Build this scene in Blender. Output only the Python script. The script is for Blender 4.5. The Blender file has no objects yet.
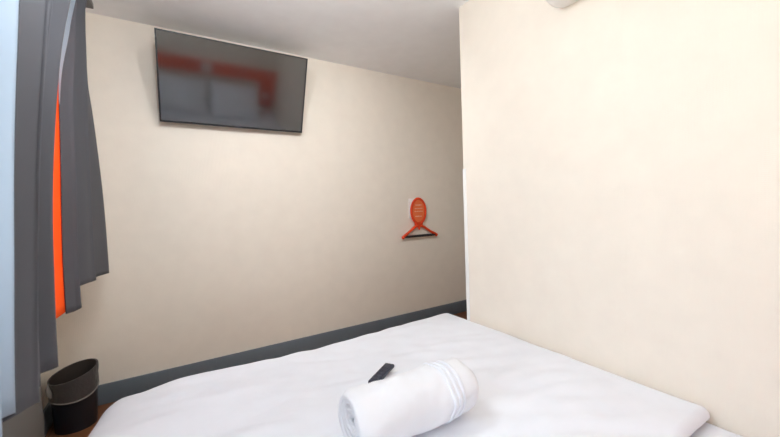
import bpy, bmesh, math, random
from mathutils import Vector, Matrix, noise
random.seed(7)
C = bpy.context.scene.collection
PI = math.pi

# ------------------------------------------------------------------ helpers
def mesh_obj(name, bm, mat, parent=None, smooth=40, recalc=True):
    me = bpy.data.meshes.new(name)
    if recalc:
        bmesh.ops.recalc_face_normals(bm, faces=bm.faces)
    bm.to_mesh(me); bm.free()
    if smooth:
        me.polygons.foreach_set('use_smooth', [True] * len(me.polygons))
        me.set_sharp_from_angle(angle=math.radians(smooth))
    me.materials.append(mat)
    o = bpy.data.objects.new(name, me)
    C.objects.link(o)
    if parent: o.parent = parent
    return o

def tag(o, label, cat, group=None):
    o['label'] = label; o['category'] = cat
    if group: o['group'] = group
    return o

def thing(name, label, cat, loc=(0, 0, 0), rot=(0, 0, 0), group=None):
    o = bpy.data.objects.new(name, None); C.objects.link(o)
    o.location = loc; o.rotation_euler = rot
    o.empty_display_size = .05
    return tag(o, label, cat, group)

def struct(name, bm, mat, parent=None, smooth=30):
    o = mesh_obj(name, bm, mat, parent, smooth)
    if not parent: o['kind'] = 'structure'
    return o

def box(bm, x0, x1, y0, y1, z0, z1, bev=0, seg=2):
    r = bmesh.ops.create_cube(bm, size=1)
    vs = r['verts']
    for v in vs:
        v.co = Vector((x0 + (v.co.x + .5) * (x1 - x0), y0 + (v.co.y + .5) * (y1 - y0), z0 + (v.co.z + .5) * (z1 - z0)))
    if bev:
        es = list({e for v in vs for e in v.link_edges})
        bmesh.ops.bevel(bm, geom=es, offset=bev, segments=seg, profile=.5, affect='EDGES')
    return bm

def bbox(*a, **k): return box(bmesh.new(), *a, **k)

def grid(bm, rows, close=False):
    """rows: list of lists of Vector -> quads"""
    V = [[bm.verts.new(p) for p in r] for r in rows]
    n = len(rows[0])
    for i in range(len(rows) - 1):
        for j in range(n if close else n - 1):
            k = (j + 1) % n
            bm.faces.new((V[i][j], V[i][k], V[i + 1][k], V[i + 1][j]))
    return V

def tube(bm, pts, r, n=10, cap=True):
    pts = [Vector(p) for p in pts]; rows = []
    rr = r if isinstance(r, (list, tuple)) else [r] * len(pts)
    prev = None
    for i, p in enumerate(pts):
        d = (pts[min(i + 1, len(pts) - 1)] - pts[max(i - 1, 0)]).normalized()
        if prev is None:
            a = d.orthogonal().normalized()
        else:
            a = (prev - d * prev.dot(d)).normalized()
        prev = a; b = d.cross(a)
        rows.append([p + (a * math.cos(t * 2 * PI / n) + b * math.sin(t * 2 * PI / n)) * rr[i] for t in range(n)])
    V = grid(bm, rows, close=True)
    if cap:
        bm.faces.new(V[0]); bm.faces.new(V[-1])
    return bm

def solidify(o, t, offset=0):
    m = o.modifiers.new('thick', 'SOLIDIFY'); m.thickness = t; m.offset = offset
    return o

def subsurf(o, n=1):
    m = o.modifiers.new('sub', 'SUBSURF'); m.levels = n; m.render_levels = n
    return o

def catmull(pts, n):
    pts = [Vector(p) for p in pts]; out = []
    P = [pts[0] * 2 - pts[1]] + pts + [pts[-1] * 2 - pts[-2]]
    for i in range(1, len(P) - 2):
        for k in range(n):
            t = k / n; a, b, c, d = P[i - 1], P[i], P[i + 1], P[i + 2]
            out.append(.5 * ((2 * b) + (c - a) * t + (2 * a - 5 * b + 4 * c - d) * t * t + (3 * b - a - 3 * c + d) * t ** 3))
    out.append(pts[-1])
    return out

# ------------------------------------------------------------------ materials
def mat(name, col, rough=.6, spec=.3, bump=None, coat=0, sheen=0, metal=0):
    m = bpy.data.materials.new(name); m.use_nodes = True
    nt = m.node_tree; b = nt.nodes['Principled BSDF']
    b.inputs['Base Color'].default_value = (*col, 1)
    b.inputs['Roughness'].default_value = rough
    b.inputs['Specular IOR Level'].default_value = spec
    b.inputs['Metallic'].default_value = metal
    b.inputs['Coat Weight'].default_value = coat
    b.inputs['Sheen Weight'].default_value = sheen
    # every material gets a faint procedural tonal variation
    tc = nt.nodes.new('ShaderNodeTexCoord')
    nz = nt.nodes.new('ShaderNodeTexNoise'); nz.inputs['Scale'].default_value = 9; nz.inputs['Detail'].default_value = 4
    nt.links.new(tc.outputs['Object'], nz.inputs['Vector'])
    mx = nt.nodes.new('ShaderNodeMix'); mx.data_type = 'RGBA'
    mx.inputs[6].default_value = (*[c * .95 for c in col], 1); mx.inputs[7].default_value = (*[min(1, c * 1.04) for c in col], 1)
    nt.links.new(nz.outputs['Fac'], mx.inputs[0]); nt.links.new(mx.outputs[2], b.inputs['Base Color'])
    if bump:
        scale, strength, dist = bump
        n2 = nt.nodes.new('ShaderNodeTexNoise'); n2.inputs['Scale'].default_value = scale; n2.inputs['Detail'].default_value = 3
        nt.links.new(tc.outputs['Object'], n2.inputs['Vector'])
        bp = nt.nodes.new('ShaderNodeBump'); bp.inputs['Strength'].default_value = strength; bp.inputs['Distance'].default_value = dist
        nt.links.new(n2.outputs['Fac'], bp.inputs['Height']); nt.links.new(bp.outputs['Normal'], b.inputs['Normal'])
    return m

def wallpaper(name, col):
    m = mat(name, col, rough=.55, spec=.25)
    nt = m.node_tree; b = nt.nodes['Principled BSDF']
    tc = nt.nodes.new('ShaderNodeTexCoord')
    hs = []
    for d, sc in (('Z', 150), ('X', 110), ('Y', 110)):
        w = nt.nodes.new('ShaderNodeTexWave'); w.wave_type = 'BANDS'; w.bands_direction = d
        w.inputs['Scale'].default_value = sc / 3; w.inputs['Distortion'].default_value = 1.5; w.inputs['Detail'].default_value = 2
        nt.links.new(tc.outputs['Object'], w.inputs['Vector']); hs.append(w)
    a = nt.nodes.new('ShaderNodeMath'); a.operation = 'ADD'
    c = nt.nodes.new('ShaderNodeMath'); c.operation = 'ADD'
    nt.links.new(hs[0].outputs['Fac'], a.inputs[0]); nt.links.new(hs[1].outputs['Fac'], a.inputs[1])
    nt.links.new(a.outputs[0], c.inputs[0]); nt.links.new(hs[2].outputs['Fac'], c.inputs[1])
    bp = nt.nodes.new('ShaderNodeBump'); bp.inputs['Strength'].default_value = .12; bp.inputs['Distance'].default_value = .002
    nt.links.new(c.outputs[0], bp.inputs['Height']); nt.links.new(bp.outputs['Normal'], b.inputs['Normal'])
    return m

def wood_floor():
    m = bpy.data.materials.new('wood_floor'); m.use_nodes = True; nt = m.node_tree; b = nt.nodes['Principled BSDF']
    tc = nt.nodes.new('ShaderNodeTexCoord')
    br = nt.nodes.new('ShaderNodeTexBrick'); br.inputs['Scale'].default_value = 1
    br.inputs['Brick Width'].default_value = 1.2; br.inputs['Row Height'].default_value = .14; br.inputs['Mortar Size'].default_value = .002
    br.inputs['Color1'].default_value = (.23, .095, .04, 1); br.inputs['Color2'].default_value = (.16, .065, .03, 1); br.inputs['Mortar'].default_value = (.05, .025, .015, 1)
    nt.links.new(tc.outputs['Object'], br.inputs['Vector'])
    mp = nt.nodes.new('ShaderNodeMapping'); mp.inputs['Scale'].default_value = (2, 30, 2)
    nt.links.new(tc.outputs['Object'], mp.inputs['Vector'])
    nz = nt.nodes.new('ShaderNodeTexNoise'); nz.inputs['Scale'].default_value = 3; nz.inputs['Detail'].default_value = 6
    nt.links.new(mp.outputs['Vector'], nz.inputs['Vector'])
    mx = nt.nodes.new('ShaderNodeMix'); mx.data_type = 'RGBA'; mx.blend_type = 'MULTIPLY'; mx.inputs[0].default_value = .6
    cr = nt.nodes.new('ShaderNodeValToRGB'); cr.color_ramp.elements[0].color = (.55, .5, .45, 1); cr.color_ramp.elements[1].color = (1.3, 1.25, 1.2, 1)
    nt.links.new(nz.outputs['Fac'], cr.inputs['Fac'])
    nt.links.new(br.outputs['Color'], mx.inputs[6]); nt.links.new(cr.outputs['Color'], mx.inputs[7])
    nt.links.new(mx.outputs[2], b.inputs['Base Color']); b.inputs['Roughness'].default_value = .4
    return m

def translucent(name, col, amount=.5):
    m = mat(name, col, rough=.85, spec=.1); nt = m.node_tree; b = nt.nodes['Principled BSDF']
    out = nt.nodes['Material Output']
    t = nt.nodes.new('ShaderNodeBsdfTranslucent'); t.inputs['Color'].default_value = (*col, 1)
    mx = nt.nodes.new('ShaderNodeMixShader'); mx.inputs[0].default_value = amount
    nt.links.new(b.outputs[0], mx.inputs[1]); nt.links.new(t.outputs[0], mx.inputs[2]); nt.links.new(mx.outputs[0], out.inputs['Surface'])
    return m

def glass(name):
    m = bpy.data.materials.new(name); m.use_nodes = True; nt = m.node_tree
    nt.nodes.remove(nt.nodes['Principled BSDF']); out = nt.nodes['Material Output']
    t = nt.nodes.new('ShaderNodeBsdfTransparent'); t.inputs['Color'].default_value = (.95, .97, .97, 1)
    g = nt.nodes.new('ShaderNodeBsdfGlossy'); g.inputs['Roughness'].default_value = .02
    f = nt.nodes.new('ShaderNodeFresnel'); f.inputs['IOR'].default_value = 1.45
    mx = nt.nodes.new('ShaderNodeMixShader')
    nt.links.new(f.outputs[0], mx.inputs[0]); nt.links.new(t.outputs[0], mx.inputs[1]); nt.links.new(g.outputs[0], mx.inputs[2])
    nt.links.new(mx.outputs[0], out.inputs['Surface'])
    return m

M = {
    'wall': wallpaper('cream_wallpaper', (.87, .80, .70)),
    'ceiling': mat('ceiling_paint', (.93, .93, .93), .8, .1, (60, .05, .002)),
    'floor': wood_floor(),
    'base': mat('slate_skirting_paint', (.155, .185, .215), .45, .4),
    'panel': mat('grey_panel_paint', (.155, .15, .145), .6, .3),
    'white_trim': mat('white_plastic_trim', (.88, .88, .86), .4, .4),
    'frame': mat('white_window_frame', (.8, .8, .8), .4, .4),
    'curtain': mat('charcoal_curtain_cloth', (.09, .09, .10), .95, .05, (400, .15, .001), sheen=.1),
    'orange_cloth': translucent('orange_curtain_cloth', (1.0, .215, .04), .5),
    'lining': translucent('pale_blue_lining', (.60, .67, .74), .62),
    'rail': mat('grey_rail_metal', (.12, .12, .13), .4, .5, metal=.6),
    'linen': mat('white_cotton', (.85, .88, .945), .9, .1, (250, .1, .001), sheen=.1),
    'terry': mat('white_terry', (.88, .90, .945), 1, .05, (420, .6, .004), sheen=.3),
    'mattress': mat('mattress_ticking', (.75, .75, .74), .9, .1),
    'bedbase': mat('bed_base_cloth', (.06, .06, .065), .9, .1),
    'black': mat('black_plastic', (.012, .012, .014), .45, .4),
    'bin': mat('bin_black', (.012, .013, .018), .35, .45),
    'bin_in': mat('bin_inside', (.05, .04, .035), .7, .2),
    'bag': mat('grey_bin_liner', (.075, .07, .07), .35, .4, (60, .5, .01)),
    'bezel': mat('tv_bezel', (.015, .015, .018), .35, .5),
    'metal': mat('dark_metal', (.1, .1, .1), .4, .5, metal=.8),
    'orange': mat('orange_plastic', (.78, .065, .015), .35, .4),
    'orange_face': mat('orange_sign_face', (.86, .19, .065), .4, .4),
    'orange_panel': mat('orange_panel', (.85, .10, .02), .5, .3),
    'pale_print': mat('pale_print', (.95, .55, .38), .5, .3),
    'print_white': mat('white_print', (.85, .85, .85), .5, .3),
    'rod': mat('black_rod', (.02, .022, .026), .4, .4),
    'remote': mat('remote_body', (.03, .035, .062), .4, .4),
    'key': mat('remote_keys', (.06, .065, .09), .5, .3),
    'ac': mat('ac_white_plastic', (.82, .80, .76), .4, .4),
    'ac_dark': mat('ac_louvre', (.35, .34, .33), .5, .3),
    'grey_letter': mat('grey_wall_letters', (.12, .12, .125), .5, .3),
    'glass': glass('window_glass'),
}
def screen_mat():
    m = bpy.data.materials.new('tv_screen'); m.use_nodes = True; nt = m.node_tree
    b = nt.nodes['Principled BSDF']
    b.inputs['Base Color'].default_value = (.012, .012, .014, 1); b.inputs['Roughness'].default_value = .09
    b.inputs['Specular IOR Level'].default_value = .5; b.inputs['IOR'].default_value = 2.1
    tc = nt.nodes.new('ShaderNodeTexCoord'); nz = nt.nodes.new('ShaderNodeTexNoise'); nz.inputs['Scale'].default_value = 4
    nt.links.new(tc.outputs['Object'], nz.inputs['Vector'])
    mr = nt.nodes.new('ShaderNodeMapRange'); mr.inputs['To Min'].default_value = .08; mr.inputs['To Max'].default_value = .11
    nt.links.new(nz.outputs['Fac'], mr.inputs['Value']); nt.links.new(mr.outputs[0], b.inputs['Roughness'])
    return m
M['screen'] = screen_mat()

# ------------------------------------------------------------------ room dimensions (metres; camera above the origin)
D = 2.7774          # far wall
X = 1.6053          # partition face
YC = 1.6471         # partition end
XL = -.63           # window wall
YH = -.28           # headboard wall
XE = 3.3            # end of the lobby behind the partition
H = 2.4
BB = .1245
T = .12

struct('floor', bbox(XL - T, XE + T, YH - T, D + T, -.1, 0), M['floor'])
struct('ceiling', bbox(XL - T, XE + T, YH - T, D + T, H, H + .1), M['ceiling'])
struct('wall_far', bbox(XL - T, XE + T, D, D + T, 0, H), M['wall'])
struct('wall_head', bbox(XL - T, XE + T, YH - T, YH, 0, H), M['wall'])
struct('wall_right', bbox(X, XE, YH, YC, 0, H), M['wall'])
struct('wall_lobby', bbox(XE, XE + T, YC, D, 0, H), M['wall'])
# window wall with one long opening
WY0, WY1, WZ0, WZ1 = -.14, 1.95, .80, 2.2
bm = bmesh.new()
box(bm, XL - T, XL, YH, WY0, 0, H); box(bm, XL - T, XL, WY1, D, 0, H)
box(bm, XL - T, XL, WY0, WY1, 0, WZ0); box(bm, XL - T, XL, WY0, WY1, WZ1, H)
struct('wall_left', bm, M['wall'])
# window: frame, mullions, panes, sill
win = bpy.data.objects.new('window_1', None); C.objects.link(win); win['kind'] = 'structure'
win.location = (XL - T / 2, (WY0 + WY1) / 2, WZ0)
def wpart(name, bm, m):
    o = struct(name, bm, m, win); o.matrix_parent_inverse = Matrix.Translation(-win.location); return o
bm = bmesh.new(); f = .05; xa, xb = XL - T + .02, XL - T + .07
box(bm, xa, xb, WY0, WY1, WZ0, WZ0 + f); box(bm, xa, xb, WY0, WY1, WZ1 - f, WZ1)
box(bm, xa, xb, WY0, WY0 + f, WZ0 + f, WZ1 - f); box(bm, xa, xb, WY1 - f, WY1, WZ0 + f, WZ1 - f)
wpart('window_frame', bm, M['frame'])
cuts = [WY0 + f, .56, 1.26, WY1 - f]
for c in cuts[1:3]:
    wpart('mullion', bbox(xa + .002, xb - .002, c - .025, c + .025, WZ0 + f, WZ1 - f), M['frame'])
for i in range(3):
    a = cuts[i] + (.025 if i else 0); b = cuts[i + 1] - (.025 if i < 2 else 0)
    wpart('pane', bbox(xa + .022, xa + .028, a, b, WZ0 + f, WZ1 - f), M['glass'])
wpart('window_sill', bbox(XL - T + .07, XL + .05, WY0 + .001, WY1 - .001, WZ0 - .001, WZ0 + .02, bev=.004), M['frame'])
# boxed-in panel under the window
struct('trim_1', bbox(XL, -.455, YH, 1.88, 0, .70, bev=.004), M['panel'])
# skirting
struct('baseboard_far', bbox(XL, XE, D - .014, D, 0, BB, bev=.003), M['base'])
struct('baseboard_left', bbox(XL, XL + .014, 1.885, D - .016, 0, BB, bev=.003), M['base'])
struct('baseboard_right', bbox(X + .03, XE, YC, YC + .014, 0, BB, bev=.003), M['base'])
# white corner guard on the partition end
bm = bmesh.new(); box(bm, X - .003, X + .024, YC, YC + .0035, 0, 1.385); box(bm, X - .0035, X, YC - .022, YC + .0035, 0, 1.385)
struct('trim_2', bm, M['white_trim'])
# wallpaper seams (thin raised overlaps)
struct('trim_3', bbox(X - .0007, X, .716, .719, .1, H), M['wall'])
# lobby door (beyond the partition)
dr = bpy.data.objects.new('door_1', None); C.objects.link(dr); dr['kind'] = 'structure'; dr.location = (XE, 2.2, 0)
o = struct('door_leaf', bbox(-.04, 0, -.4, .4, 0, 2.03, bev=.004), M['white_trim'], dr)
bm = bmesh.new(); box(bm, -.05, 0, -.46, -.4, 0, 2.09); box(bm, -.05, 0, .4, .46, 0, 2.09); box(bm, -.05, 0, -.4, .4, 2.03, 2.09)
struct('door_frame', bm, M['white_trim'], dr)
bm = bmesh.new(); tube(bm, [(-.04, .33, 1.0), (-.09, .33, 1.0), (-.095, .32, 1.0), (-.095, .22, 1.0)], .009)
struct('door_handle', bm, M['metal'], dr)

# ------------------------------------------------------------------ television
tv = thing('television', 'wide flat black television tilted down high on the far wall, reflecting the bed head', 'television',
           (0.4458, 2.6142, 2.0189))
tv.rotation_euler = Matrix.Identity(3).to_euler()
tilt, yaw, rl, s = .3855, .0171, .0072, 0.9740
rx = Vector((math.cos(yaw), math.sin(yaw), 0)); n0 = Vector((-math.sin(yaw), math.cos(yaw), 0))
up = Vector((0, 0, 1)) * math.cos(tilt) - n0 * math.sin(tilt)
r2 = rx * math.cos(rl) + up * math.sin(rl); u2 = up * math.cos(rl) - rx * math.sin(rl)
back = u2.cross(r2) * -1
back = r2.cross(u2) * -1      # points away from the viewer
Mx = Matrix((r2, back, u2)).transposed()
tv.rotation_euler = Mx.to_euler()
w, h = .968 * s, .56 * s
B = .009
bm = bmesh.new()
box(bm, -w / 2, w / 2, 0, .03, -h / 2, -h / 2 + B * 1.4); box(bm, -w / 2, w / 2, 0, .03, h / 2 - B, h / 2)
box(bm, -w / 2, -w / 2 + B, 0, .03, -h / 2 + B * 1.4, h / 2 - B); box(bm, w / 2 - B, w / 2, 0, .03, -h / 2 + B * 1.4, h / 2 - B)
mesh_obj('bezel', bm, M['bezel'], tv)
mesh_obj('screen', bbox(-w / 2 + B, w / 2 - B, .003, .012, -h / 2 + B * 1.4, h / 2 - B), M['screen'], tv)
bm = bmesh.new(); box(bm, -w / 2 + .004, w / 2 - .004, .0305, .04, -h / 2 + .004, h / 2 - .004, bev=.004)
mesh_obj('back_shell', bm, M['black'], tv)
bm = bmesh.new(); box(bm, -.02, .02, -.0015, 0, -h / 2 + .003, -h / 2 + .009)
mesh_obj('badge', bm, M['key'], tv)
# wall bracket in the set's own frame: arm from the lower back to the wall
inv = Mx.inverted()
def tvl(p): return inv @ (Vector(p) - tv.location)
for lx, lz, wx_, wz_ in ((-.09, -.1, .40, 1.98), (.09, -.1, .50, 1.98), (-.09, .1, .40, 2.04), (.09, .1, .50, 2.04)):
    mesh_obj('bracket_arm', tube(bmesh.new(), [(lx, .04, lz), tvl((wx_, D - .014, wz_))], .012), M['metal'], tv)
bm = bmesh.new(); box(bm, -.15, .15, -.012, 0, -.1, .1, bev=.002)
for v in bm.verts: v.co = tvl(v.co + Vector((.45, D - .001, 2.01)))
mesh_obj('wall_plate', bm, M['metal'], tv)

# ------------------------------------------------------------------ coat hanger on the far wall
hx, hz = 2.062, 1.11
hg = thing('coat_hanger', 'orange coat hanger with large oval head and black bar on the far wall', 'coat hanger', (hx, D, hz))
def prism(bm, outline, y0, y1, bev=.003):
    a = [bm.verts.new((x, y0, z)) for x, z in outline]; b = [bm.verts.new((x, y1, z)) for x, z in outline]
    n = len(outline); bm.faces.new(a); bm.faces.new(b[::-1])
    for i in range(n): bm.faces.new((a[i], a[(i + 1) % n], b[(i + 1) % n], b[i]))
    return bm
ov = [(.088 * math.cos(t * 2 * PI / 48), .130 * math.sin(t * 2 * PI / 48)) for t in range(48)]
mesh_obj('head_plate', prism(bmesh.new(), ov, -.030, -.018), M['orange_face'], hg)
rim = bmesh.new()
rows = []
for k in range(49):
    t = k * 2 * PI / 48; c, s_ = math.cos(t), math.sin(t)
    rows.append([Vector(((.084 + .013 * math.cos(q * PI / 4)) * c, -.028 + .013 * math.sin(q * PI / 4), (.121 + .013 * math.cos(q * PI / 4)) * s_)) for q in range(8)])
grid(rim, rows, close=True)
mesh_obj('rim', rim, M['orange'], hg)
# faint printed lines on the oval
for (z, wd, hh) in ((.060, .07, .012), (.026, .09, .008), (-.002, .10, .008), (-.050, .08, .011)):
    bm = bmesh.new(); x = -wd / 2; rnd = random.Random(int(z * 1000))
    while x < wd / 2 - .006:
        l = rnd.uniform(.006, .016); l = min(l, wd / 2 - x)
        box(bm, x, x + l, -.0312, -.030, z - hh / 2, z + hh / 2 * rnd.uniform(.6, 1)); x += l + .005
    mesh_obj('print_line', bm, M['pale_print'], hg)
# neck and shoulders
bm = bmesh.new()
prism(bm, [(-.045, -.105), (-.040, -.150), (-.012, -.158), (.012, -.158), (.040, -.150), (.045, -.105)], -.036, -.014)
mesh_obj('neck', bm, M['orange'], hg)
LE = (-.196, -.035, -.245); RE = (.208, -.035, -.246)
for e in (LE, RE):
    s_ = 1 if e[0] > 0 else -1
    bm = bmesh.new()
    tube(bm, [(s_ * .012, -.026, -.137), (s_ * .06, -.03, -.158), (s_ * .13, -.034, -.203), (e[0] * .93, -.036, e[2] + .012), e], [.014, .013, .012, .014, .012], 12)
    mesh_obj('arm', bm, M['orange'], hg)
    bm = bmesh.new(); bmesh.ops.create_uvsphere(bm, u_segments=12, v_segments=8, radius=.017, matrix=Matrix.Translation(e))
    mesh_obj('arm_tip', bm, M['orange'], hg)
bm = bmesh.new(); tube(bm, [(LE[0] + .015, -.035, LE[2] + .004), (RE[0] - .015, -.035, RE[2] + .004)], .012, 12)
mesh_obj('bar', bm, M['rod'], hg)
bm = bmesh.new(); tube(bm, [(0, -.024, -.145), (0, -.03, -.175), (.004, -.03, -.182)], [.012, .011, .006], 10)
mesh_obj('notch_hook', bm, M['orange'], hg)
# white holder plate behind it, fixed to the wall
ph = tag(mesh_obj('holder_plate', bbox(1.962, 2.09, D - .012, D, 1.04, 1.235, bev=.004), M['white_trim']),
         'white rectangular holder plate behind the orange hanger on the wall', 'holder')

# ------------------------------------------------------------------ bed
BZ = .414
bed = thing('bed', 'wide low bed standing against the cream partition wall, mattress under white linen', 'bed', (.68, .8, 0))
def bpart(name, bm, m, sm=40):
    for v in bm.verts: v.co -= bed.location
    return mesh_obj(name, bm, m, bed, sm)
bpart('base', bbox(-.18, 1.58, -.20, 1.76, .06, .19, bev=.01), M['bedbase'])
for x, y in ((-.1, -.1), (1.5, -.1), (-.1, 1.66), (1.5, 1.66)):
    bm = bmesh.new(); tube(bm, [(x, y, 0), (x, y, .065)], .025, 14); bpart('leg', bm, M['black'])
bpart('mattress', bbox(-.19, 1.58, -.20, 1.78, .19, .335, bev=.04, seg=4), M['mattress'])
# fitted sheet over the head part
bpart('sheet', bbox(-.20, 1.597, -.21, 1.0, .30, .352, bev=.025, seg=4), M['linen'])

def wr(x, y, z=0):
    # long soft wrinkles running across the bed, finer ones on top
    p = Vector((x * 1.6 + y * .5, y * 5.0 - x * .8, z))
    a = noise.noise(p) * .010
    p2 = Vector((x * 3.2 - y * 1.4, y * 9 + x * 2.5, 3.1 + z)); a += (abs(noise.noise(p2)) - .2) * .017
    p3 = Vector((x * 9, y * 20, 7 + z)); a += noise.noise(p3) * .0035
    return a
def duvet_mesh():
    # flat inner area wrapped over rounded edges; arc-length mapping
    x0, x1, y0, y1 = -.225, 1.565, .465, 1.80
    bm = bmesh.new(); nx, ny, ne = 70, 56, 16
    R = {'l': .10, 'r': .035, 'h': .03, 'f': .085}
    dr = {'l': .34, 'r': .09, 'h': .052, 'f': .34}
    def axis(a, b, n, eL, eR):
        c = [(a, -(1 - i / ne)) for i in range(ne)]
        c += [(a + (b - a) * i / n, 0) for i in range(n + 1)]
        c += [(b, (i + 1) / ne) for i in range(ne)]
        return c
    ax = axis(x0, x1, nx, 'l', 'r'); ay = axis(y0, y1, ny, 'h', 'f')
    rows = []
    def bump(q, c, w): return math.exp(-((q - c) / w) ** 2)
    for (yy, ey) in ay:
        row = []
        for (xx, ex) in ax:
            kx = 'l' if ex < 0 else 'r'; ky = 'h' if ey < 0 else 'f'
            m = max(abs(ex), abs(ey)); L = math.hypot(ex, ey)
            if L > 1e-6:
                wx, wy = (ex / L) ** 2, (ey / L) ** 2
                r = R[kx] * wx + R[ky] * wy; tot = dr[kx] * wx + dr[ky] * wy
                d = m * tot; ang = min(d / r, PI / 2)
                off = r * math.sin(ang); dn = r * (1 - math.cos(ang)) + max(0, d - r * PI / 2)
                vx, vy = ex / L, ey / L
            else:
                off = dn = d = 0; vx = vy = 0
            t = max(0, (x0 + .3 - xx) / .3) * max(0, (yy - (y1 - .3)) / .3)
            kf = max(0, (yy - 1.2) / (y1 - 1.2))
            x = xx + vx * off + .05 * t; y = yy + vy * off - .05 * t + kf * (.028 * bump(xx, .02, .3) - .03 * bump(xx, .7, .45))
            wob = wr(xx + vx * d, yy + vy * d)
            hang = max(0, dn - .08)
            if hang > 0 and (kx == 'l' or ky == 'f') and ex <= 0.001:
                fo = .012 * math.sin((xx - yy) * 21 + 2 * noise.noise(Vector((xx * 3, yy * 3, 0)))) * min(1, hang / .12)
                x += vx * fo; y += vy * fo
            # gentle crown: the quilt is fullest along its middle
            cx = (x - .70) / .95; cy = (y - 1.1) / .85
            crown = .012 * (1 - min(1, cx * cx)) * (1 - min(1, cy * cy)) - .008
            fl = 1 - min(1, dn / .1)
            z = BZ + .016 * max(0, 1 - (xx + .2) / .9) + .014 * max(0, min(1, (yy - .6) / .8)) * max(0, min(1, (xx - 1.0) / .4)) - dn + (crown + (1.5 if ex <= 0 else .6) * wob * (1 - .6 * max(0, min(1, (xx - 1.2) / .365)))) * (0.25 + .75 * fl)
            x = min(x, X - .006); 
            row.append(Vector((x, y, z)))
        rows.append(row)
    grid(bm, rows)
    return bm
dv = mesh_obj('duvet', duvet_mesh(), M['linen'], smooth=180)
solidify(dv, .012, -1); subsurf(dv, 1)
tag(dv, 'white rumpled duvet spread over the bed, rounded at the foot', 'duvet')

def pillow(name, cx, cy, cz, wx, wy, th, tilt, seed, label):
    bm = bmesh.new(); n = 28; rows_t, rows_b = [], []
    rnd = seed * 13.7
    def pt(u, v, sgn):
        ru, rv = abs(u), abs(v)
        e = max(0, 1 - ru ** 3) ** .5 * max(0, 1 - rv ** 3) ** .5
        pin = 1 - .07 * (1 - abs(ru - rv)) * (ru * rv) ** 2 * -1
        x = u * wx / 2 * (1 - .05 * (1 - rv * rv) * ru ** 4); y = v * wy / 2 * (1 - .06 * (1 - ru * ru) * rv ** 4)
        z = sgn * th / 2 * e + noise.noise(Vector((u * 2 + rnd, v * 2, sgn))) * .012 * e
        return Vector((x, y, z))
    for sgn in (1, -1):
        rows = [[pt(-1 + 2 * i / n, -1 + 2 * j / n, sgn) for i in range(n + 1)] for j in range(n + 1)]
        grid(bm, rows)
    bmesh.ops.remove_doubles(bm, verts=bm.verts, dist=.0008)
    o = mesh_obj(name, bm, M['linen'], smooth=180)
    o.location = (cx, cy, cz); o.rotation_euler = (tilt, 0, 0)
    return tag(o, label, 'pillow', 'pillows at the head of the bed')
pillow('pillow', .27, .02, .545, .68, .50, .15, -.85, 1, 'white pillow propped against the orange headboard, window side of the bed')
pillow('pillow', .98, .02, .545, .66, .50, .15, -.85, 2, 'white pillow propped against the orange headboard, next to the partition wall')

# headboard on the wall behind the viewer, seen in the screen
hb = thing('headboard', 'orange headboard panel with a drop-down side on the wall behind the pillows', 'headboard', (.5, YH + .001, 0))
hbm = prism(bmesh.new(), [(-.85, .77), (-.85, .95), (1.095, .95), (1.095, .36), (.86, .36), (.86, .77)], 0, .03)
mesh_obj('panel', hbm, M['orange_panel'], hb)
bm = bmesh.new()
for i, (a, b) in enumerate([(0, 0), (1, 0), (2, 0), (0, 1), (2, 1), (0, 2), (1, 2), (2, 2), (1, 1)]):
    box(bm, .06 + a * .045, .10 + a * .045, .0302, .034, .80 + b * .045, .84 + b * .045)
mesh_obj('pale_motif', bm, M['print_white'], hb)
sk = thing('wall_socket', 'small white socket plate on the side drop of the orange headboard', 'socket', (1.46, YH + .0315, .56))
mesh_obj('plate', bbox(-.04, .04, 0, .008, -.04, .04, bev=.002), M['white_trim'], sk)
mesh_obj('switch', bbox(-.012, .012, .008, .012, -.016, .016, bev=.002), M['white_trim'], sk)

# ------------------------------------------------------------------ rolled towel
def towel():
    L, R = .455, .099
    t = thing('rolled_towel', 'white rolled terry towel with ribbed bands lying on the duvet', 'towel')
    turns = 4.3; n = int(turns * 40); m = 46
    def radius(th):   # outermost = 0
        return R - .0172 * th / (2 * PI)
    def rows_for(ths, a0, a1, lift=0.0, steps=m):
        rows = []
        for i in range(steps + 1):
            q = a0 + (a1 - a0) * i / steps          # -1..1 along the roll
            row = []
            for th in ths:
                r = radius(th) + lift
                edge = max(0, abs(q) - .80) / .20
                r *= 1 - (.18 if q > 0 else .15) * edge ** 2.5
                k = th / (2 * PI)
                x = q * (L / 2 - .004 * k)
                ang = -th - 1.75
                r += noise.noise(Vector((x * 9, math.cos(ang) * 1.6 + 5, math.sin(ang) * 1.6 + k))) * .008
                r += (abs(noise.noise(Vector((x * 17 + ang * .6, ang * 1.1, 2)))) - .2) * .009
                y = r * math.cos(ang) * 1.05; z = r * math.sin(ang) * .97
                row.append(Vector((x, y, max(z, -R * .93) + R * .93)))
            rows.append(row)
        return rows
    bm = bmesh.new(); ths = [i * 2 * PI * turns / n for i in range(n + 1)]
    grid(bm, rows_for(ths, -1, 1))
    o = mesh_obj('roll', bm, M['terry'], t, smooth=180); solidify(o, .0158, -1)
    ths2 = [i * 2 * PI / 60 for i in range(60)]
    for a in (.44, .53, .62):
        bm = bmesh.new(); grid(bm, rows_for(ths2, a, a + .045, .0012, 4))
        o = mesh_obj('ribbed_band', bm, M['linen'], t, smooth=180); solidify(o, .006, 0)
    return t
tw = towel()
tw.location = (.645, .938, BZ + .009); tw.rotation_euler = (0, 0, -.035)

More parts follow.
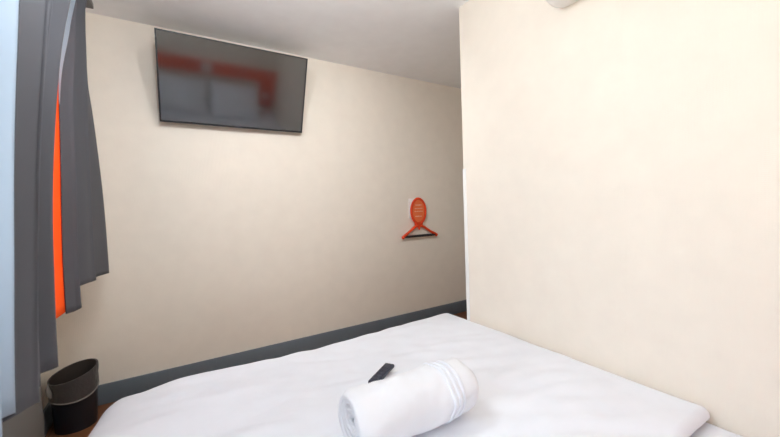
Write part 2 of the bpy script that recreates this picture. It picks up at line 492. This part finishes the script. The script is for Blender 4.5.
# ------------------------------------------------------------------ remote control
rm = thing('remote_control', 'dark slim remote control lying on the duvet behind the rolled towel', 'remote control', (.738, 1.283, BZ + .022))
rm.rotation_euler = (0, 0, .60)
mesh_obj('body', bbox(-.088, .088, -.023, .023, 0, .016, bev=.005, seg=3), M['remote'], rm)
for i in range(5):
    for j in range(3):
        mesh_obj('button', bbox(-.07 + i * .026, -.058 + i * .026, -.015 + j * .012, -.007 + j * .012, .0155, .0175, bev=.0008), M['key'], rm)

# ------------------------------------------------------------------ waste bin
bn = thing('waste_bin', 'black slant-topped waste bin with grey liner in the corner by the far wall', 'bin', (-.494, 2.585, 0))
n = 48
def ringpt(t, k, dr=0):
    c, s_ = math.cos(t), math.sin(t)
    r0, r1 = .090, .104
    top = .303 + .024 * (.98 * c + .19 * s_) + .012 * (.98 * s_ - .19 * c)
    r = r0 + (r1 - r0) * k + dr
    return Vector((c * r, s_ * r, k * top))
def ringsurf(ks, dr): return [[ringpt(i * 2 * PI / n, k, dr) for i in range(n)] for k in ks]
bm = bmesh.new(); V = grid(bm, ringsurf([0, .02, .25, .5, .75, 1], 0), close=True); bm.faces.new(V[0])
o = mesh_obj('body', bm, M['bin'], bn); 
bm = bmesh.new(); V = grid(bm, ringsurf([.04, .5, 1], -.004), close=True); bm.faces.new(V[0])
mesh_obj('inner_liner', bm, M['bin_in'], bn)
bm = bmesh.new(); rows = []
for j, k in enumerate([1.004, 1.006, .97, .9, .82, .74, .66, .62]):
    row = []
    for i in range(n):
        t = i * 2 * PI / n
        kk = k if j < 3 else k + .035 * math.sin(t * 2 + .6) * (j - 2) / 5
        q = ringpt(t, kk, [-.004, .003, .005, .004, .004, .005, .006, .004][j] + (.002 * noise.noise(Vector((t * 6, k * 8, 0))) if j > 2 else 0))
        row.append(q)
    rows.append(row)
grid(bm, rows, close=True)
mesh_obj('bag_cuff', bm, M['bag'], bn)
bm = bmesh.new(); rows = []
for k, dr in ((.60, .0055), (.615, .008), (.63, .0055)):
    rows.append([ringpt(i * 2 * PI / n, k + .035 * math.sin(i * 4 * PI / n + .6), dr) for i in range(n)])
grid(bm, rows, close=True)
mesh_obj('cuff_hem', bm, mat('pale_liner_hem', (.26, .25, .24), .4, .4), bn)
# a tuck of the bag pulled over the rim
bm = bmesh.new(); tube(bm, [ringpt(3.6, 1.0, .004), ringpt(3.75, .93, .011), ringpt(3.85, .84, .012), ringpt(3.9, .76, .008)], [.004, .010, .013, .004], 10)
mesh_obj('bag_tuck', bm, mat('pale_liner_tuck', (.24, .23, .22), .35, .4), bn)

# ------------------------------------------------------------------ air conditioner on the partition wall
ac = thing('air_conditioner', 'white air conditioner mounted at the ceiling end of the cream partition wall', 'air conditioner', (X, .535, 2.058))
prof = [(0, 0), (-.05, -.012), (-.10, -.008), (-.155, .016), (-.19, .055), (-.205, .10), (-.205, .25), (-.19, .275), (0, .275)]
pc = catmull([(x, 0, z) for x, z in prof], 5)
bm = bmesh.new(); rows = []
for y, sc in ((-.42, .96), (-.405, 1), (.405, 1), (.425, .985), (.437, .95)):
    rows.append([Vector((p.x * sc, y, .137 + (p.z - .137) * (1 - (1 - sc) * 1.2))) for p in pc])
V = grid(bm, rows, close=True); bm.faces.new(V[0]); bm.faces.new(V[-1])
mesh_obj('housing', bm, M['ac'], ac, smooth=35)
mesh_obj('louvre', bbox(-.15, -.05, -.36, .34, -.004, .004, bev=.002), M['ac_dark'], ac)

# ------------------------------------------------------------------ curtains
def lerp(a, b, t): return a + (b - a) * t
def sheet_part(name, parent, plan, m, nz=40, thick=.004):
    """plan(v) -> list of Vector for height parameter v (0 top .. 1 hem)"""
    bm = bmesh.new(); grid(bm, [plan(i / nz) for i in range(nz + 1)])
    o = mesh_obj(name, bm, m, parent, smooth=180, recalc=False); solidify(o, thick, 0); return o

def curtain_sheet(top, hem, ztop, zhem, n=10, gather=.0, power=None):
    """top/hem: plan points (x,y); zhem may be a list per point"""
    tp = catmull([(p[0], p[1], ztop) for p in top], n)
    hp = catmull([(p[0], p[1], (zhem[i] if isinstance(zhem, (list, tuple)) else zhem)) for i, p in enumerate(hem)], n)
    def plan(v, a=0, b=None):
        out = []
        for i, (t, h_) in enumerate(zip(tp, hp)):
            k = min(1, max(0, (i / len(tp) - .55) / .3))
            e = 1 - (1 - v) ** (lerp(*power, k) if isinstance(power, tuple) else power)
            q = Vector((lerp(t.x, h_.x, e), lerp(t.y, h_.y, e), lerp(t.z, h_.z, v)))
            if v < .05: q.x += .012 * (1 - v / .05) * (1 if t.x > -.31 else -.3)
            q.x += .004 * noise.noise(Vector((q.y * 6, q.z * 2, 1)))
            out.append(q)
        return out[a:b] if b else out[a:]
    return plan, n

# near curtain
nc = thing('curtain', 'charcoal curtain nearest the viewer at the picture edge, pale lining showing on its outer fold', 'curtain', (-.30, 1.2, 2.27), group='grey curtains at the window')
def cpart(o, root):
    o.parent = root; o.matrix_parent_inverse = Matrix.Translation(-Vector(root.location)); return o
#           off frame folds                                   face1 valley/crest        face2                 face3
top = [(-.33, .80), (-.25, .86), (-.33, .93), (-.255, .985), (-.33, 1.06), (-.255, 1.22), (-.285, 1.27), (-.258, 1.48), (-.37, 1.57), (-.268, 1.69), (-.345, 1.79), (-.257, 1.90), (-.34, 1.94)]
hem = [(-.37, .84), (-.31, .88), (-.37, .93), (-.31, .985), (-.38, 1.03), (-.311, 1.095), (-.338, 1.12), (-.308, 1.188), (-.42, 1.225), (-.330, 1.30), (-.40, 1.36), (-.311, 1.442), (-.41, 1.465)]
def widen(pts, idx, d=.013):
    out = []
    for i, p in enumerate(pts):
        if i in idx: out += [(p[0], p[1] - d), (p[0] + .003, p[1] + d)]
        else: out.append(p)
    return out
crest = (1, 3, 7, 9)
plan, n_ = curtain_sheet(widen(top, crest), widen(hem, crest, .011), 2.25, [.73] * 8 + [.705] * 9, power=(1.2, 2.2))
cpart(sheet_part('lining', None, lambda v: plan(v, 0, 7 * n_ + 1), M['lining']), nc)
cpart(sheet_part('cloth', None, lambda v: plan(v, 7 * n_), M['curtain']), nc)

# far curtain
fc = thing('curtain', 'charcoal curtain next to the far wall with bright orange leading edge', 'curtain', (-.32, 2.1, 2.27), group='grey curtains at the window')
top = [(-.352, 2.15), (-.345, 2.155), (-.328, 2.16), (-.312, 2.165), (-.37, 2.175), (-.325, 2.195), (-.303, 2.21), (-.36, 2.22), (-.30, 2.25), (-.36, 2.27)]
hemf = [(-.334, 1.70), (-.327, 1.712), (-.315, 1.735), (-.308, 1.76), (-.42, 1.80), (-.335, 1.95), (-.308, 2.06), (-.40, 2.12), (-.345, 2.32), (-.309, 2.53)]
planf, n_ = curtain_sheet(widen(top, (6,), .006), widen(hemf, (6,), .02), 2.25, [.81, .81, .81, .82, .84, .87, .87, .87, .86, .85, .84], power=2.2)
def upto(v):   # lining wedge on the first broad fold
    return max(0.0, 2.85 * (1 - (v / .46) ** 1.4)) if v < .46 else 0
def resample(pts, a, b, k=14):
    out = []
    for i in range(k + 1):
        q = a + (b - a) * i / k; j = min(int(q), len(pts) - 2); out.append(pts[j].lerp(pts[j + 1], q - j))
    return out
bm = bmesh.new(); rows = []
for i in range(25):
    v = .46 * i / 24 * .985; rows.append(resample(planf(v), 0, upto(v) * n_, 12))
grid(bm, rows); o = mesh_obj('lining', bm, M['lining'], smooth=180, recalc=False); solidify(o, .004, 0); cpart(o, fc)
bm = bmesh.new(); rows = []
for i in range(61):
    v = i / 60; a = upto(v) * n_; rows.append(resample(planf(v), a, 3 * n_, 20) + planf(v)[3 * n_ + 1:])
grid(bm, rows); o = mesh_obj('cloth', bm, M['curtain'], smooth=180, recalc=False); solidify(o, .004, 0); cpart(o, fc)
top = [(-.375, 2.10), (-.362, 2.14), (-.356, 2.165)]
hemo = [(-.362, 1.49), (-.35, 1.58), (-.339, 1.715)]
plano, no = curtain_sheet(top, hemo, 2.25, [.815, .815, .815], power=2.2)
cpart(sheet_part('edge_band', None, lambda v: plano(v), M['orange_cloth']), fc)
# rail with wall brackets
rl_ = thing('curtain_rail', 'grey curtain rail above the charcoal curtains', 'curtain rail', (-.30, 1.3, 2.275))
def rpart(name, bm):
    for v in bm.verts: v.co -= rl_.location
    return mesh_obj(name, bm, M['rail'], rl_)
rpart('track', bbox(-.325, -.29, -.1, 2.42, 2.262, 2.29, bev=.003))
for y in (.1, 1.25, 2.38):
    rpart('bracket', bbox(XL, -.325, y - .012, y + .012, 2.27, 2.282))

# ------------------------------------------------------------------ daylight
SKY, HAZE, HAZE_N = 4.9, 3, 5
w_ = bpy.data.worlds.new('sky'); bpy.context.scene.world = w_; w_.use_nodes = True; nt = w_.node_tree
bg = nt.nodes['Background']
tc = nt.nodes.new('ShaderNodeTexCoord'); sp = nt.nodes.new('ShaderNodeSeparateXYZ'); nt.links.new(tc.outputs['Generated'], sp.inputs[0])
cr = nt.nodes.new('ShaderNodeValToRGB')
mr = nt.nodes.new('ShaderNodeMapRange'); mr.inputs['From Min'].default_value = -1; mr.inputs['From Max'].default_value = 1
nt.links.new(sp.outputs['Z'], mr.inputs['Value']); nt.links.new(mr.outputs[0], cr.inputs['Fac'])
e = cr.color_ramp.elements
e[0].position = .40; e[0].color = (1.1, 1.08, 1.05, 1)
e[1].position = .53; e[1].color = (.95, .97, 1.0, 1)
e2 = cr.color_ramp.elements.new(.95); e2.color = (.70, .82, 1.0, 1)
# broad hazy brightness low in the sky, ahead of the building front
gd = Vector((-.60, -.80, .04)).normalized()
dt = nt.nodes.new('ShaderNodeVectorMath'); dt.operation = 'DOT_PRODUCT'; dt.inputs[1].default_value = gd
nt.links.new(tc.outputs['Generated'], dt.inputs[0])
mxn = nt.nodes.new('ShaderNodeMath'); mxn.operation = 'MAXIMUM'; mxn.inputs[1].default_value = 0; nt.links.new(dt.outputs['Value'], mxn.inputs[0])
pw = nt.nodes.new('ShaderNodeMath'); pw.operation = 'POWER'; pw.inputs[1].default_value = HAZE_N; nt.links.new(mxn.outputs[0], pw.inputs[0])
ml = nt.nodes.new('ShaderNodeMath'); ml.operation = 'MULTIPLY_ADD'; ml.inputs[1].default_value = HAZE; ml.inputs[2].default_value = SKY; nt.links.new(pw.outputs[0], ml.inputs[0])
nt.links.new(cr.outputs['Color'], bg.inputs['Color']); nt.links.new(ml.outputs[0], bg.inputs['Strength'])
pl = bpy.data.lights.new('window_portal', 'AREA'); pl.shape = 'RECTANGLE'; pl.size = WY1 - WY0; pl.size_y = WZ1 - WZ0
pl.cycles.is_portal = True
po = bpy.data.objects.new('window_portal', pl); C.objects.link(po)
po.location = (XL - T - .01, (WY0 + WY1) / 2, (WZ0 + WZ1) / 2)
# portal faces into the room (+X); its local X runs along Y
po.rotation_euler = Matrix(((0, 0, -1), (1, 0, 0), (0, -1, 0))).to_euler()

# ------------------------------------------------------------------ globe pendant added out of view as fill light
LX, LY, LW = .08, 1.2, 19
LZ, LR = 2.12, .10
cl = thing('fill_pendant', 'added unseen fill lamp, a white globe pendant hanging from the ceiling above the window side of the bed', 'lamp', (LX, LY, H))
bm = bmesh.new(); tube(bm, [(0, 0, 0), (0, 0, -.02), (0, 0, -.03)], [.05, .05, .012], 24); mesh_obj('ceiling_rose', bm, M['frame'], cl)
bm = bmesh.new(); tube(bm, [(0, 0, -.03), (0, 0, LZ - H + LR)], .004, 8); mesh_obj('cord', bm, M['frame'], cl)
bm = bmesh.new(); tube(bm, [(0, 0, LZ - H + LR + .03), (0, 0, LZ - H + LR - .01)], [.02, .03], 20); mesh_obj('lamp_holder', bm, M['frame'], cl)
em = mat('fill_globe_glow', (.9, .9, .88)); pb = em.node_tree.nodes['Principled BSDF']
pb.inputs['Emission Color'].default_value = (.91, .955, 1, 1)
pb.inputs['Emission Strength'].default_value = LW / (4 * PI * PI * LR * LR)
bm = bmesh.new(); bmesh.ops.create_uvsphere(bm, u_segments=32, v_segments=20, radius=LR, matrix=Matrix.Translation((0, 0, LZ - H)))
mesh_obj('globe_shade', bm, em, cl, smooth=180)

# unseen ceiling spot, added to brighten the television wall
SX, SY, SW = .65, .95, 42
sp_ = thing('fill_spotlight', 'added unseen fill spotlight, small and white on the ceiling, turned towards the television wall', 'spotlight', (SX, SY, H))
aim = (Vector((1.0, D, 1.2)) - Vector((SX, SY, H - .05))).normalized()
mesh_obj('base', tube(bmesh.new(), [(0, 0, 0), (0, 0, -.012)], .045, 24), M['frame'], sp_)
hc = Vector((0, 0, -.052))
bm = bmesh.new(); tube(bm, [hc - aim * .035, hc + aim * .04], [.028, .034], 24); mesh_obj('head', bm, M['frame'], sp_)
mesh_obj('stem', tube(bmesh.new(), [(0, 0, -.01), hc - aim * .01], .008, 10), M['frame'], sp_)
sl = bpy.data.lights.new('fill_spot_lamp', 'SPOT'); sl.energy = SW; sl.color = (.96, .985, 1); sl.spot_size = math.radians(105); sl.spot_blend = 1; sl.shadow_soft_size = .03
so = bpy.data.objects.new('fill_spot_lamp', sl); C.objects.link(so); so.location = Vector((SX, SY, H)) + hc + aim * .075
so.rotation_euler = aim.to_track_quat('-Z', 'Y').to_euler()

# ------------------------------------------------------------------ camera
F, PITCH = 349.6962, -.0314
cy, sy = math.cos(.5615), math.sin(.5615); cp, spt = math.cos(PITCH), math.sin(PITCH)
fw = Vector((sy * cp, cy * cp, spt)); r0 = Vector((cy, -sy, 0)); u0 = r0.cross(fw)
RO = -.0355
r = math.cos(RO) * r0 + math.sin(RO) * u0; u = -math.sin(RO) * r0 + math.cos(RO) * u0
cd = bpy.data.cameras.new('camera'); cam = bpy.data.objects.new('camera', cd); C.objects.link(cam)
cd.sensor_width = 36; cd.lens = F / 780 * 36; cd.clip_start = .02
mw = Matrix((r, u, -fw)).transposed().to_4x4(); mw.translation = Vector((0, 0, 1.1548)); cam.matrix_world = mw
cd.dof.use_dof = True; cd.dof.focus_distance = 2.6; cd.dof.aperture_fstop = 3.2
S = bpy.context.scene; S.camera = cam
S.view_settings.view_transform = 'Standard'; S.view_settings.look = 'None'; S.view_settings.gamma = 1
S.view_settings.exposure = 0.33; S.view_settings.use_curve_mapping = False
S.cycles.max_bounces = 12; S.cycles.diffuse_bounces = 8; S.cycles.transparent_max_bounces = 12
